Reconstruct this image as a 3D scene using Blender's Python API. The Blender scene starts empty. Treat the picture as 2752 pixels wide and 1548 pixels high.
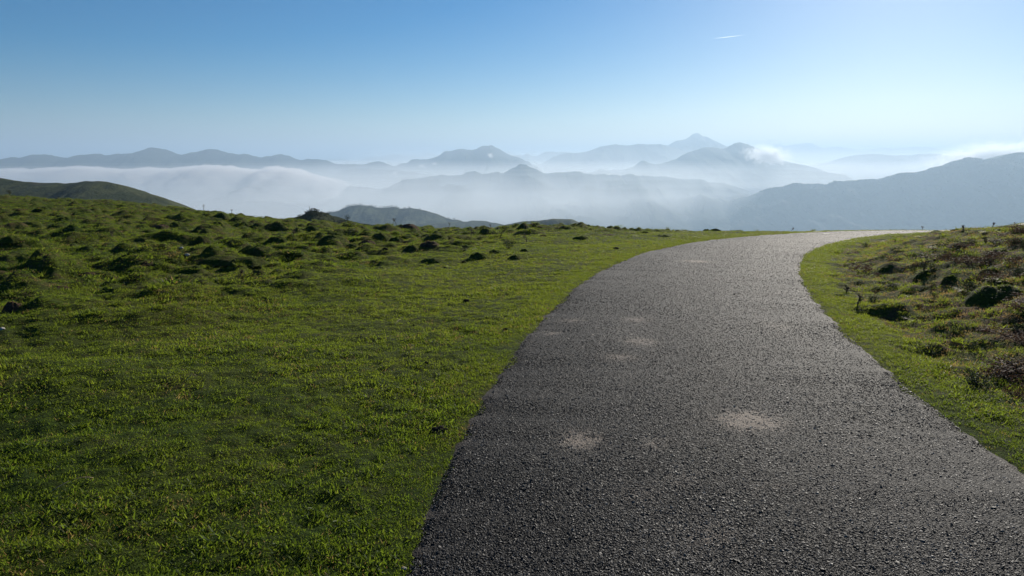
import bpy, math, random
import numpy as np
from mathutils import Vector, Matrix
random.seed(7); RNG = np.random.default_rng(7)
sc = bpy.context.scene
COL = sc.collection
# ------------------------------------------------------------------ camera, sky, sun, exposure
F, CX, CY, HORIZON = 1834.7, 1376.0, 774.0, 427.0          # photo: 2752 x 1548, 24 mm equivalent
H = 1.7                                                    # eye height above the road
PITCH = math.atan((CY-HORIZON)/F); CP, SP = math.cos(PITCH), math.sin(PITCH)
cam = bpy.data.cameras.new('camera'); cam.lens = 24; cam.sensor_width = 36
cam.clip_start = .05; cam.clip_end = 300000
co = bpy.data.objects.new('camera', cam); COL.objects.link(co)
co.location = (0, 0, H); co.rotation_euler = (math.pi/2-PITCH, 0, 0); sc.camera = co
SUN_AZ, SUN_EL = math.radians(29), math.radians(22)        # azimuth to the right of straight ahead
w = bpy.data.worlds.new('World'); sc.world = w; w.use_nodes = True
nt = w.node_tree; bg = nt.nodes['Background']
sk = nt.nodes.new('ShaderNodeTexSky'); sk.sky_type = 'NISHITA'; sk.sun_disc = False
sk.sun_elevation = SUN_EL; sk.sun_rotation = SUN_AZ
sk.altitude = 1200; sk.air_density = 1.0; sk.dust_density = .8; sk.ozone_density = 4.0
hs = nt.nodes.new('ShaderNodeHueSaturation'); hs.inputs['Saturation'].default_value = 1.6
nt.links.new(sk.outputs[0], hs.inputs['Color']); nt.links.new(hs.outputs[0], bg.inputs[0]); bg.inputs[1].default_value = .054
sl = bpy.data.lights.new('sun', 'SUN'); sl.energy = 5.0; sl.angle = math.radians(.5); sl.color = (1, .93, .82)
so = bpy.data.objects.new('sun', sl); COL.objects.link(so)
sd = Vector((math.sin(SUN_AZ)*math.cos(SUN_EL), math.cos(SUN_AZ)*math.cos(SUN_EL), math.sin(SUN_EL)))
so.rotation_euler = sd.to_track_quat('Z', 'Y').to_euler()
vs = sc.view_settings; vs.view_transform = 'Standard'; vs.look = 'None'; vs.exposure = .5; vs.gamma = 1
cy = sc.cycles
cy.max_bounces = 6; cy.diffuse_bounces = 3; cy.glossy_bounces = 2; cy.transmission_bounces = 3
cy.volume_bounces = 2; cy.transparent_max_bounces = 12; cy.sample_clamp_indirect = 4; cy.use_denoising = True

# ------------------------------------------------------------------ numeric helpers
def ray(u, v):
    x = (np.asarray(u, float)-CX)/F; y = -(np.asarray(v, float)-CY)/F
    dx, dy, dz = x, CP+y*SP, -SP+y*CP
    return dx, dy, dz
def ang(u, v):
    dx, dy, dz = ray(u, v); return np.arctan2(dx, dy), dz/np.hypot(dx, dy)
def hash2(ix, iy, seed):
    n = (ix.astype(np.int64)*374761393 + iy.astype(np.int64)*668265263 + seed*974634777) & 0xffffffff
    n = ((n ^ (n >> 13))*1274126177) & 0xffffffff
    return (n ^ (n >> 16)) & 0xffffffff
def perlin(x, y, seed=0):
    x = np.asarray(x, float); y = np.asarray(y, float)
    x0 = np.floor(x); y0 = np.floor(y); fx, fy = x-x0, y-y0
    ux = fx*fx*fx*(fx*(fx*6-15)+10); uy = fy*fy*fy*(fy*(fy*6-15)+10)
    def g(ix, iy, ax, ay):
        a = hash2(ix, iy, seed)*(2*math.pi/4294967296.0); return np.cos(a)*ax+np.sin(a)*ay
    a = g(x0, y0, fx, fy); b = g(x0+1, y0, fx-1, fy); c = g(x0, y0+1, fx, fy-1); d = g(x0+1, y0+1, fx-1, fy-1)
    return ((a+(b-a)*ux)*(1-uy)+(c+(d-c)*ux)*uy)*1.5
def fbm(x, y, seed=0, octv=4, gain=.5):
    s = 0; a = 1
    for i in range(octv):
        s = s+a*perlin(x*2**i, y*2**i, seed+i*17); a *= gain
    return s
def sstep(a, b, x):
    t = np.clip((x-a)/(b-a), 0, 1); return t*t*(3-2*t)
def curve(P, n, ext=None):                                 # Catmull-Rom through points
    P = np.array(P, float); Q = np.vstack([2*P[0]-P[1], P, 2*P[-1]-P[-2]])
    t = np.linspace(0, len(P)-1-1e-9, n); i = t.astype(int); f = (t-i)[:, None]
    p0, p1, p2, p3 = Q[i], Q[i+1], Q[i+2], Q[i+3]
    return .5*(2*p1+(p2-p0)*f+(2*p0-5*p1+4*p2-p3)*f*f+(3*p1-p0-3*p2+p3)*f**3)

# ------------------------------------------------------------------ the lie of the land
SKY = np.array([(0,520),(50,523),(136,531),(245,534),(326,538),(408,547),(478,554),(543,562),(611,571),(700,579),(780,587),(830,590),
 (874,592),(945,597),(985,602),(1053,603),(1108,606),(1162,609),(1243,610),(1311,608),(1352,604),(1400,600),(1454,600),(1536,602),
 (1590,604),(1645,608),(1700,612),(1780,614),(1862,618),(1970,620),(2100,620),(2213,618),(2322,617),(2404,617),(2475,618),(2527,618),
 (2568,617),(2622,613),(2677,609),(2718,604),(2752,598)], float)
SK_A, SK_E = ang(SKY[:, 0], SKY[:, 1]+3)
def crest_b(az):                                           # the pasture is a rounded summit: z = -b r^2
    e = np.interp(az, SK_A, SK_E); return e*e/(4*H)
RC = curve([(1.0,-9),(1.02,-6),(1.04,-3),(1.06,0),(1.14,2.6),(1.33,4.3),(1.74,6.5),(2.45,9.2),(3.35,11.8),(4.3,14.0),(5.45,16.2),(7.1,18.8),
 (9.3,21.6),(12.0,24.5),(15.2,27.1),(19,29.2),(24,31),(31,32.5),(40,33.2),(52,33)], 640)
RT = np.gradient(RC, axis=0); RT /= np.linalg.norm(RT, axis=1)[:, None]; RN = np.stack([RT[:, 1], -RT[:, 0]], 1)   # RN points to the right
RS = np.concatenate([[0], np.cumsum(np.linalg.norm(np.diff(RC, axis=0), axis=1))])
def road_dist(x, y):                                       # signed distance from the road's middle, right positive
    x = np.asarray(x, float).ravel(); y = np.asarray(y, float).ravel(); out = np.full(x.size, 99.0); arc = np.zeros(x.size)
    near = np.nonzero(np.hypot(x, y) < 90)[0]; C = RC[::2]
    for k in range(0, near.size, 20000):
        q = near[k:k+20000]; d2 = (x[q, None]-C[None, :, 0])**2+(y[q, None]-C[None, :, 1])**2
        j = d2.argmin(1)*2; dx = x[q]-RC[j, 0]; dy = y[q]-RC[j, 1]
        s = dx*RN[j, 0]+dy*RN[j, 1]; out[q] = np.sign(s)*np.sqrt(d2.min(1)); arc[q] = RS[j]
    return out, arc
HW = 1.61
def edge_wob(arc, side):
    return .065*perlin(arc*1.0+side*40, arc*0+3.3, 5)+.045*perlin(arc*4.1+side*9, arc*0+1.7, 6)+.035*perlin(arc*11+side*3, arc*0+.4, 8)
def base_z(x, y):
    r = np.hypot(x, y); b = crest_b(np.arctan2(x, y)); rc = .17/b            # slope never steeper than 0.34
    return np.maximum(np.where(r < rc, -b*r*r, -b*rc*rc-.34*(r-rc)), -720.0)
def land(x, y):
    """height of the turf, with its lumps; also how rough it is (0 mown verge, 1 tussocky) and signed road distance"""
    shp = np.shape(x); x = np.asarray(x, float).ravel(); y = np.asarray(y, float).ravel(); r = np.hypot(x, y)
    d, arc = road_dist(x, y); ad = np.abs(d)
    z = base_z(x, y)
    right = (d > 0) & (r < 90) & (y > -8)
    bank = np.where(right, .70*sstep(HW+.35, HW+3.4, d)*(1-.75*sstep(12, 30, r)), 0)
    rough_l = sstep(2.2, 7.5, ad-HW+1.3*perlin(x*.22, y*.22, 31))*(.22+.78*sstep(6.5, 12.5, y+.55*np.abs(np.minimum(x, 0))+1.6*perlin(x*.3, y*.3, 44)))
    rough_r = sstep(.28, .8, d-HW+.25*perlin(x*.7, y*.7, 32))
    rough = np.where(d > 0, rough_r, rough_l)
    fade = 1-sstep(70, 200, r)
    und = (.11*perlin(x*.16+3, y*.22, 11)+.06*perlin(x*.45, y*.6, 12))*sstep(HW+.3, HW+3.5, ad)*fade*(1-sstep(18, 40, r)*.5)
    bil = np.maximum(perlin(x*1.05, y*1.05, 13)-.02, 0)*.34+np.maximum(perlin(x*2.3+7, y*2.3, 14), 0)*.20+perlin(x*5.1, y*5.1, 15)*.045-.11-.13*sstep(14, 30, r)
    lumps = rough*np.where(d > 0, bil*.42-.03, bil)*fade
    fine = sstep(HW-.05, HW+.5, ad)*(.020*perlin(x*3.1, y*3.1, 16)+.015*perlin(x*8.3, y*8.3, 18))*(1-sstep(30, 70, r))
    # sheep terracettes: low diagonal steps across the near left slope
    q = (y-.42*x)*.55+.8*perlin(x*.18, y*.18, 21); saw = q-np.floor(q)
    terr = .15*(saw-sstep(.82, 1, saw))*np.where(d < 0, 1, 0)*sstep(2.6, 5.5, ad)*(1-sstep(11, 18, r))*sstep(-.1, .35, perlin(x*.25+9, y*.3, 23)+.15)
    inner = 1-sstep(HW-.35, HW-.02, ad)
    z = z+bank+und+lumps+fine+terr-.05*inner+.02*sstep(HW-.1, HW+.15, ad)*(1-sstep(HW+.3, HW+1.2, ad))
    return z.reshape(shp), rough.reshape(shp), d.reshape(shp), arc.reshape(shp)
def tone_of(x, y, rough, d):                                # paler, yellower turf where sheep and feet keep it short beside the road; backlit brightening with distance also painted in
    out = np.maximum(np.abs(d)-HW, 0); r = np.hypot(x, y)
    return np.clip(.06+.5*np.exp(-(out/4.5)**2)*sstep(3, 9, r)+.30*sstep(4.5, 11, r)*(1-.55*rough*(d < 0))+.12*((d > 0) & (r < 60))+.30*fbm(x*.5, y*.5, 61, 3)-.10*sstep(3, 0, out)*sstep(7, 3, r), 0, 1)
def ground_at(u, v):                                       # where the sight line through a photo point meets the turf
    dx, dy, dz = [float(k) for k in ray(u, v)]; t = np.geomspace(1.5, 140, 3000)
    z, _, _, _ = land(dx*t, dy*t); below = np.nonzero(H+dz*t < z)[0]
    k = below[0] if below.size else int(np.argmin(H+dz*t-z)); k = max(k, 0)
    return float(dx*t[k]), float(dy*t[k]), float(z[k]), float(t[k])

# ------------------------------------------------------------------ materials
def mat(name):
    m = bpy.data.materials.new(name); m.use_nodes = True; n = m.node_tree
    for k in list(n.nodes): n.nodes.remove(k)
    out = n.nodes.new('ShaderNodeOutputMaterial')
    def N(t, ins=None, **kw):
        k = n.nodes.new(t)
        for a, b in kw.items(): setattr(k, a, b)
        for a, b in (ins or {}).items():
            if isinstance(b, bpy.types.NodeSocket): n.links.new(b, k.inputs[a])
            else: k.inputs[a].default_value = b
        return k
    return m, n, N, out
def ramp(N, fac, stops, interp='LINEAR'):
    k = N('ShaderNodeValToRGB', {0: fac}); e = k.color_ramp; e.interpolation = interp
    while len(e.elements) < len(stops): e.elements.new(.5)
    for q, (p, c) in zip(e.elements, stops): q.position = p; q.color = (*c, 1) if len(c) == 3 else c
    return k.outputs[0]
def mixc(N, f, a, b, mode='MIX'):
    k = N('ShaderNodeMix', data_type='RGBA', blend_type=mode)
    for i, v in ((0, f), (6, a), (7, b)):
        if isinstance(v, bpy.types.NodeSocket): k.id_data.links.new(v, k.inputs[i])
        else: k.inputs[i].default_value = v if i == 0 else ((*v, 1) if len(v) == 3 else v)
    return k.outputs[2]
def noise(N, vec, scale, detail=4, rough=.55):
    return N('ShaderNodeTexNoise', {'Vector': vec, 'Scale': scale, 'Detail': detail, 'Roughness': rough}).outputs[0]
def mth(N, op, a, b=0.0, c=0.0):
    return N('ShaderNodeMath', {0: a, 1: b, 2: c}, operation=op).outputs[0]

def turf_tint(N, pos):                                     # the same patches of lush, yellow and dry grass for soil and blades
    big = noise(N, pos, .35, 3); mid = noise(N, pos, 1.7, 4)
    a = ramp(N, big, [(.34, (.040, .084, .010)), (.5, (.074, .112, .014)), (.68, (.118, .122, .026))])
    return mixc(N, ramp(N, mid, [(.52, (0, 0, 0)), (.72, (.75, .75, .75))]), a, (.105, .090, .036))

def make_turf():
    m, n, N, out = mat('turf'); pos = N('ShaderNodeNewGeometry').outputs['Position']
    at = N('ShaderNodeAttribute', attribute_name='rough').outputs['Fac']
    br = N('ShaderNodeAttribute', attribute_name='brown').outputs['Fac']
    c = turf_tint(N, pos)
    c = mixc(N, mth(N, 'MULTIPLY', N('ShaderNodeAttribute', attribute_name='tone').outputs['Fac'], .8), c, (.145, .165, .030))
    c = mixc(N, ramp(N, noise(N, pos, 24, 6, .7), [(.35, (0, 0, 0)), (.7, (.8, .8, .8))]), mixc(N, .8, c, (.012, .013, .005)), c)
    c = mixc(N, mth(N, 'MULTIPLY', ramp(N, noise(N, pos, 3.1, 5, .65), [(.5, (0, 0, 0)), (.66, (1, 1, 1))]), mth(N, 'ADD', mth(N, 'MULTIPLY', at, .6), br)), c, (.098, .062, .036))
    h = mth(N, 'ADD', noise(N, pos, 60, 5, .7), mth(N, 'MULTIPLY', noise(N, pos, 9, 5, .6), 2.2))
    bp = N('ShaderNodeBump', {'Height': h, 'Strength': .9, 'Distance': .035})
    p = N('ShaderNodeBsdfPrincipled', {'Base Color': c, 'Roughness': .95, 'Specular IOR Level': .05, 'Normal': bp.outputs[0]})
    tr = N('ShaderNodeBsdfTranslucent', {'Color': c, 'Normal': bp.outputs[0]})
    n.links.new(p.outputs[0], out.inputs[0]); return m
def make_blade(dry=False, dark=False):
    m, n, N, out = mat('dry_grass' if dry else 'grass'); pos = N('ShaderNodeNewGeometry').outputs['Position']
    rnd = N('ShaderNodeObjectInfo').outputs['Random']
    isl = N('ShaderNodeNewGeometry').outputs['Random Per Island']
    if dry: c = ramp(N, isl, [(0, (.17, .115, .05)), (.6, (.23, .17, .08)), (1, (.11, .065, .035))])
    else:
        c = mixc(N, .6, turf_tint(N, pos), ramp(N, isl, [(0, (.034, .072, .010)), (.45, (.070, .114, .013)), (.85, (.108, .138, .022)), (1, (.20, .165, .07))]))
        tone = N('ShaderNodeAttribute', attribute_name='tone', attribute_type='INSTANCER').outputs['Fac']
        c = mixc(N, mth(N, 'MULTIPLY', rnd, .4), c, (.030, .060, .009))
        c = mixc(N, mth(N, 'MINIMUM', mth(N, 'MULTIPLY', tone, .85), .9), c, (.145, .170, .026))
    p = N('ShaderNodeBsdfPrincipled', {'Base Color': c, 'Roughness': .55, 'Specular IOR Level': .15})
    t = N('ShaderNodeBsdfTranslucent', {'Color': mixc(N, .35, mixc(N, 1.0, c, (2.1, 2.1, 1.3), 'MULTIPLY'), (.20, .25, .016) if not dry else (.25, .17, .07))})
    s = N('ShaderNodeMixShader', {0: .6, 1: p.outputs[0], 2: t.outputs[0]})
    n.links.new(s.outputs[0], out.inputs[0]); return m
def make_asphalt():
    m, n, N, out = mat('chip_seal'); pos = N('ShaderNodeNewGeometry').outputs['Position']
    v = N('ShaderNodeTexVoronoi', {'Vector': pos, 'Scale': 105.0, 'Randomness': 1.0})
    v2 = N('ShaderNodeTexVoronoi', {'Vector': pos, 'Scale': 240.0, 'Randomness': 1.0})
    sx = N('ShaderNodeSeparateColor', {0: v.outputs['Color']})
    stone = ramp(N, sx.outputs[0], [(0, (.007, .007, .008)), (.45, (.014, .0137, .014)), (.8, (.034, .032, .031)), (.94, (.10, .093, .088)), (1, (.28, .26, .24))])
    gap = ramp(N, v.outputs['Distance'], [(.25, (1, 1, 1)), (.6, (.25, .25, .25))])
    c = mixc(N, 1.0, stone, gap, 'MULTIPLY')
    c = mixc(N, ramp(N, noise(N, pos, .8, 4), [(.42, (0, 0, 0)), (.7, (.35, .35, .35))]), c, (.060, .054, .049))
    lat = N('ShaderNodeAttribute', attribute_name='lateral').outputs['Fac']          # -1 left edge .. 1 right edge: fresh dark binder at the edges, dusty polished tracks
    wear = ramp(N, mth(N, 'ADD', mth(N, 'MULTIPLY_ADD', lat, .5, .5), mth(N, 'MULTIPLY', mth(N, 'SUBTRACT', noise(N, pos, 1.3, 3), .5), .22)), [(0, (.30, .30, .31)), (.16, (.42, .42, .42)), (.33, (.95, .93, .90)), (.5, (.62, .60, .58)), (.7, (1.15, 1.1, 1.05)), (.9, (.7, .68, .66)), (1, (.40, .38, .36))])
    c = mixc(N, 1.0, c, wear, 'MULTIPLY')
    dirt = N('ShaderNodeAttribute', attribute_name='dirt').outputs['Fac']
    dn = mth(N, 'MULTIPLY', dirt, ramp(N, noise(N, pos, 26, 5, .7), [(.36, (0, 0, 0)), (.62, (1, 1, 1))]))
    c = mixc(N, mth(N, 'MINIMUM', dn, .75), c, (.26, .205, .155))
    h = mth(N, 'ADD', mth(N, 'MULTIPLY', v.outputs['Distance'], -1.0), mth(N, 'MULTIPLY', v2.outputs['Distance'], -.35))
    h = mth(N, 'ADD', h, mth(N, 'MULTIPLY', sx.outputs[1], .45))
    bp = N('ShaderNodeBump', {'Height': h, 'Strength': 1.0, 'Distance': .006})
    p = N('ShaderNodeBsdfPrincipled', {'Base Color': c, 'Roughness': .75, 'Specular IOR Level': .18, 'Normal': bp.outputs[0]})
    n.links.new(p.outputs[0], out.inputs[0]); return m
def make_chip():
    m, n, N, out = mat('stone_chip'); rnd = N('ShaderNodeObjectInfo').outputs['Random']
    c = ramp(N, rnd, [(0, (.009, .009, .010)), (.5, (.020, .0195, .019)), (.85, (.052, .048, .045)), (1, (.20, .185, .165))])
    tone = N('ShaderNodeAttribute', attribute_name='tone', attribute_type='INSTANCER').outputs['Fac']
    c = mixc(N, 1.0, c, ramp(N, tone, [(0, (.35, .35, .36)), (.5, (1, .98, .95)), (1, (2.6, 2.4, 2.15))]), 'MULTIPLY')
    p = N('ShaderNodeBsdfPrincipled', {'Base Color': c, 'Roughness': .55, 'Specular IOR Level': .2})
    n.links.new(p.outputs[0], out.inputs[0]); return m
def make_plain(name, stops, scale=6, rough=.85, bump=.0, dist=.02, spec=.3, trans=0):
    m, n, N, out = mat(name); pos = N('ShaderNodeTexCoord').outputs['Object']
    f = noise(N, pos, scale, 6, .65); c = ramp(N, f, stops)
    ins = {'Base Color': c, 'Roughness': rough, 'Specular IOR Level': spec}
    if bump: ins['Normal'] = N('ShaderNodeBump', {'Height': noise(N, pos, scale*2.5, 6, .7), 'Strength': bump, 'Distance': dist}).outputs[0]
    p = N('ShaderNodeBsdfPrincipled', ins); s = p
    if trans: s = N('ShaderNodeMixShader', {0: trans, 1: p.outputs[0], 2: N('ShaderNodeBsdfTranslucent', {'Color': c}).outputs[0]})
    n.links.new(s.outputs[0], out.inputs[0]); return m
def make_slope(name, wood, grass, rock, scale):            # far hillsides: woods, grass and bare ground by patches
    m, n, N, out = mat(name); pos = N('ShaderNodeNewGeometry').outputs['Position']
    f = noise(N, pos, scale, 6, .6); c = ramp(N, f, [(.38, wood), (.52, grass), (.60, wood), (.75, rock)])
    g = noise(N, pos, scale*14, 5, .7); c = mixc(N, ramp(N, g, [(.4, (0, 0, 0)), (.65, (.6, .6, .6))]), c, wood)
    bp = N('ShaderNodeBump', {'Height': noise(N, pos, scale*9, 6, .7), 'Strength': .6, 'Distance': .12/scale})
    p = N('ShaderNodeBsdfPrincipled', {'Base Color': c, 'Roughness': .95, 'Specular IOR Level': .1, 'Normal': bp.outputs[0]})
    n.links.new(p.outputs[0], out.inputs[0]); return m
def make_volume(name, density, color, g):
    m, n, N, out = mat(name)
    v = N('ShaderNodeVolumePrincipled', {'Density': density, 'Color': (*color, 1), 'Anisotropy': g}); v.inputs['Density Attribute'].default_value = ''
    n.links.new(v.outputs[0], out.inputs[1]); return m

TURF = make_turf(); BLADE = make_blade(); DRY = make_blade(True); ROADM = make_asphalt(); CHIP = make_chip()
EARTH = make_plain('bare_earth', [(.3, (.035, .023, .014)), (.55, (.075, .048, .030)), (.75, (.12, .082, .054))], 7, .95, .8, .03, .1)
STONE = make_plain('pale_stone', [(.3, (.26, .24, .21)), (.7, (.48, .44, .39))], 9, .8, .6, .01)
DARKSTONE = make_plain('dark_stone', [(.3, (.014, .012, .008)), (.7, (.04, .033, .022))], 9, .95, .5, .01, .05)
HEATH = make_plain('heather_leaf', [(.3, (.020, .030, .012)), (.6, (.040, .055, .020)), (.8, (.075, .070, .030))], 14, .7, trans=.3)
BRACKEN = make_plain('dead_bracken', [(.3, (.055, .030, .018)), (.6, (.115, .068, .042)), (.8, (.17, .115, .075))], 14, .8, trans=.3)
LEAF = make_plain('tree_leaf', [(.3, (.014, .028, .012)), (.7, (.040, .060, .022))], 5, .7, trans=.2)
BARK = make_plain('bark', [(.3, (.035, .026, .018)), (.7, (.09, .07, .05))], 20, .9)
STRAW = make_plain('straw', [(.3, (.36, .27, .13)), (.7, (.50, .40, .22))], 20, .6, trans=.3)
STALK = make_plain('dry_stalk', [(.3, (.06, .042, .028)), (.7, (.13, .095, .06))], 30, .85)
PALEMARK = make_plain('pale_patch', [(.3, (.34, .33, .31)), (.7, (.62, .60, .57))], 14, .8)
VAPOUR = make_plain('vapour', [(0, (.9, .9, .9)), (1, (.92, .92, .92))], 1, 1, trans=.5)
NEARHILL = make_slope('grass_hill', (.028, .040, .014), (.070, .078, .028), (.095, .075, .045), .035)
MIDHILL = make_slope('pasture_hill', (.022, .038, .016), (.085, .100, .036), (.08, .075, .04), .009)
FARHILL = make_slope('mountain_slope', (.022, .034, .020), (.055, .062, .030), (.09, .08, .065), .0016)

# ------------------------------------------------------------------ object helpers
def tag(o, label=None, cat=None, group=None, kind=None):
    for k, v in (('label', label), ('category', cat), ('group', group), ('kind', kind)):
        if v: o[k] = v
    return o
def mesh(name, V, Fc, m, smooth=True):
    me = bpy.data.meshes.new(name); V = np.asarray(V, np.float32)
    if isinstance(Fc, np.ndarray):
        nf, k = Fc.shape; me.vertices.add(len(V)); me.vertices.foreach_set('co', V.ravel())
        me.loops.add(nf*k); me.loops.foreach_set('vertex_index', Fc.astype(np.int32).ravel())
        me.polygons.add(nf); me.polygons.foreach_set('loop_start', np.arange(0, nf*k, k, dtype=np.int32))
        me.update(calc_edges=True)
    else: me.from_pydata([tuple(q) for q in V], [], Fc)
    if smooth: me.polygons.foreach_set('use_smooth', np.ones(len(me.polygons), bool))
    if m: me.materials.append(m)
    me.validate(); return me
def obj(name, me, parent=None, loc=None):
    o = bpy.data.objects.new(name, me); COL.objects.link(o)
    if parent:
        o.parent = parent
        if name in ('grass_cover', 'blades', 'dry_blades', 'foliage', 'seed_heads', 'crown'): o['kind'] = 'stuff'
    if loc is not None: o.location = loc
    return o
def grid_faces(nr, nc, wrap=False):
    i = np.arange(nr-1)[:, None]; j = np.arange(nc if wrap else nc-1)[None, :]; k = (j+1) % nc
    return np.stack([i*nc+j+0*i, i*nc+k, (i+1)*nc+k, (i+1)*nc+j], -1).reshape(-1, 4)
def attr(me, name, vals):
    a = me.attributes.new(name, 'FLOAT', 'POINT'); a.data.foreach_set('value', np.asarray(vals, np.float32).ravel())
class MB:                                                  # collects shapes for one mesh
    def __init__(s): s.v = []; s.f = []
    def add(s, V, Fc):
        b = len(s.v); s.v += [tuple(q) for q in V]; s.f += [tuple(b+i for i in f) for f in Fc]
    def tube(s, P, R, n=5):
        P = [Vector(p) for p in P]; R = R if hasattr(R, '__len__') else [R]*len(P); V = []; Fc = []
        for i, p in enumerate(P):
            t = (P[min(i+1, len(P)-1)]-P[max(i-1, 0)]).normalized(); a = t.orthogonal().normalized(); b = t.cross(a)
            for k in range(n):
                q = 2*math.pi*k/n; V.append(p+(a*math.cos(q)+b*math.sin(q))*R[i])
        for i in range(len(P)-1):
            for k in range(n): Fc.append((i*n+k, i*n+(k+1) % n, (i+1)*n+(k+1) % n, (i+1)*n+k))
        Fc += [tuple(range(n-1, -1, -1)), tuple((len(P)-1)*n+k for k in range(n))]; s.add(V, Fc)
    def blade(s, p, d, side, L, wd, droop=.5):             # a bent tapering leaf blade
        p = Vector(p); d = Vector(d).normalized(); side = Vector(side).normalized(); dn = Vector((0, 0, -1))
        m = p+d*L*.55; e = p+(d*L+dn*L*droop*.5)
        s.add([p-side*wd*.5, p+side*wd*.5, m+side*wd*.38, m-side*wd*.38, e], [(0, 1, 2, 3), (3, 2, 4)])
    def leaf(s, p, nrm, sz, asp=.55):
        nrm = Vector(nrm).normalized(); a = nrm.orthogonal().normalized(); a.rotate(Matrix.Rotation(random.random()*6.28, 3, nrm)); b = nrm.cross(a)*asp; p = Vector(p)
        s.add([p-a*sz, p+b*sz+nrm*sz*.1, p+a*sz, p-b*sz+nrm*sz*.1], [(0, 1, 2, 3)])
    def mesh(s, name, m, smooth=True): return mesh(name, s.v, s.f, m, smooth)
def rdir(zlo=-1, zhi=1):
    z = random.uniform(zlo, zhi); a = random.random()*6.2832; r = math.sqrt(max(0, 1-z*z)); return Vector((r*math.cos(a), r*math.sin(a), z))

# ------------------------------------------------------------------ ground sheet (pasture, falling to the valley and on to the horizon)
az = np.concatenate([np.linspace(-math.pi, -.86, 46)[:-1], np.linspace(-.86, .86, 560), np.linspace(.86, math.pi, 46)[1:-1]])
rr = np.concatenate([[0.02, .6, 1.2], np.geomspace(1.7, 75, 640), np.geomspace(78, 2600, 60), np.geomspace(2800, 70000, 24)])
A, R = np.meshgrid(az, rr); X, Y = R*np.sin(A), R*np.cos(A)
Z, RO, RD, RA = land(X, Y)
brown = sstep(.9, 1.8, RD-HW)*sstep(10.5, 6.5, Y)*.9*(RD > 0)*(R < 60)+.75*(RD > 0)*sstep(.4, .9, RD-HW)*(R < 60)
gm = mesh('ground', np.stack([X, Y, Z], -1).reshape(-1, 3), grid_faces(len(rr), len(az), True), TURF)
attr(gm, 'rough', RO); attr(gm, 'brown', brown); attr(gm, 'tone', tone_of(X, Y, RO, RD))
tag(obj('ground', gm), 'rounded green mountain pasture falling away to the valley', kind='structure')

# ------------------------------------------------------------------ road
nc = 33; tt = np.linspace(-1, 1, nc); sel = np.arange(0, 640)
rc, rn, rs = RC[sel], RN[sel], RS[sel]
offl = -(HW+edge_wob(rs, 0)); offr = HW+edge_wob(rs, 1)
O = offl[:, None]+(offr-offl)[:, None]*(tt*.5+.5)[None, :]
PX = rc[:, 0:1]+rn[:, 0:1]*O; PY = rc[:, 1:2]+rn[:, 1:2]*O
PZ = base_z(PX, PY)+.022+.03*(1-(np.abs(tt)[None, :])**2)-.035*np.maximum(np.abs(tt)-.955, 0)[None, :]/.045
SX = np.repeat(rs[:, None], nc, 1)
PZ += .008*perlin(PX*1.3, PY*1.3, 51)
DUST = []
for u, v, w_, h_, s in [(2014,1170,66,22,2.2),(1560,1218,42,24,1.4),(1720,945,36,12,.8),(1665,988,34,9,.8),(1870,716,26,5,.9),(1710,882,30,9,.6),(1752,1235,30,16,.6),
        (1905,1500,70,40,.45),(1720,1375,50,20,.45),(1540,880,30,6,.5),(1830,1340,40,18,.4),(2060,1360,60,14,.3),(2090,900,40,12,.35),(1480,912,14,5,1.0)]:
    x0, y0, z0, t0 = ground_at(u, v); DUST.append((x0, y0, w_*t0/F, h_*t0/F/max(.06, -float(ray(u, v)[2])), s))
def dust(x, y):                                            # patches of pale grit lying on the road
    d = np.zeros(np.shape(x))
    for x0, y0, sx, sy, s in DUST: d += 1.5*s*np.exp(-((x-x0)/sx)**2-((y-y0)/sy)**2)
    return d
dirt = dust(PX, PY)
dirt += .5*np.exp(-((np.abs(O)-HW)/.07)**2)
rm = mesh('road', np.stack([PX, PY, PZ], -1).reshape(-1, 3), grid_faces(len(sel), nc), ROADM)
attr(rm, 'dirt', dirt); attr(rm, 'lateral', np.repeat(tt[None, :], len(sel), 0))
road = tag(obj('road', rm), 'narrow chip seal mountain road curving right over the crest', kind='structure')
for u, v, wd, dp in ((2196, 628, 25, 2.6), (2221, 636, 22, 2.2), (2258, 632, 13, 2.0)):   # small off-white patches far up the bend
    x0, y0, z0, t0 = ground_at(u, v); k = 14; q = []
    j = int(np.argmin((RC[:, 0]-x0)**2+(RC[:, 1]-y0)**2)); lw = wd*t0/F
    for i in range(k):
        a = 2*math.pi*i/k; w1 = 1+.25*random.uniform(-1, 1)
        px = x0+math.cos(a)*lw*.5*w1; py = y0+math.sin(a)*.22*w1
        q.append((px, py))
    zz = base_z(np.array([p[0] for p in q]), np.array([p[1] for p in q]))+.062
    m_ = MB(); m_.add([(p[0], p[1], zv) for p, zv in zip(q, zz)], [tuple(range(k))]); obj('pale_mark', m_.mesh('pale_mark', PALEMARK, False), road)

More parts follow.
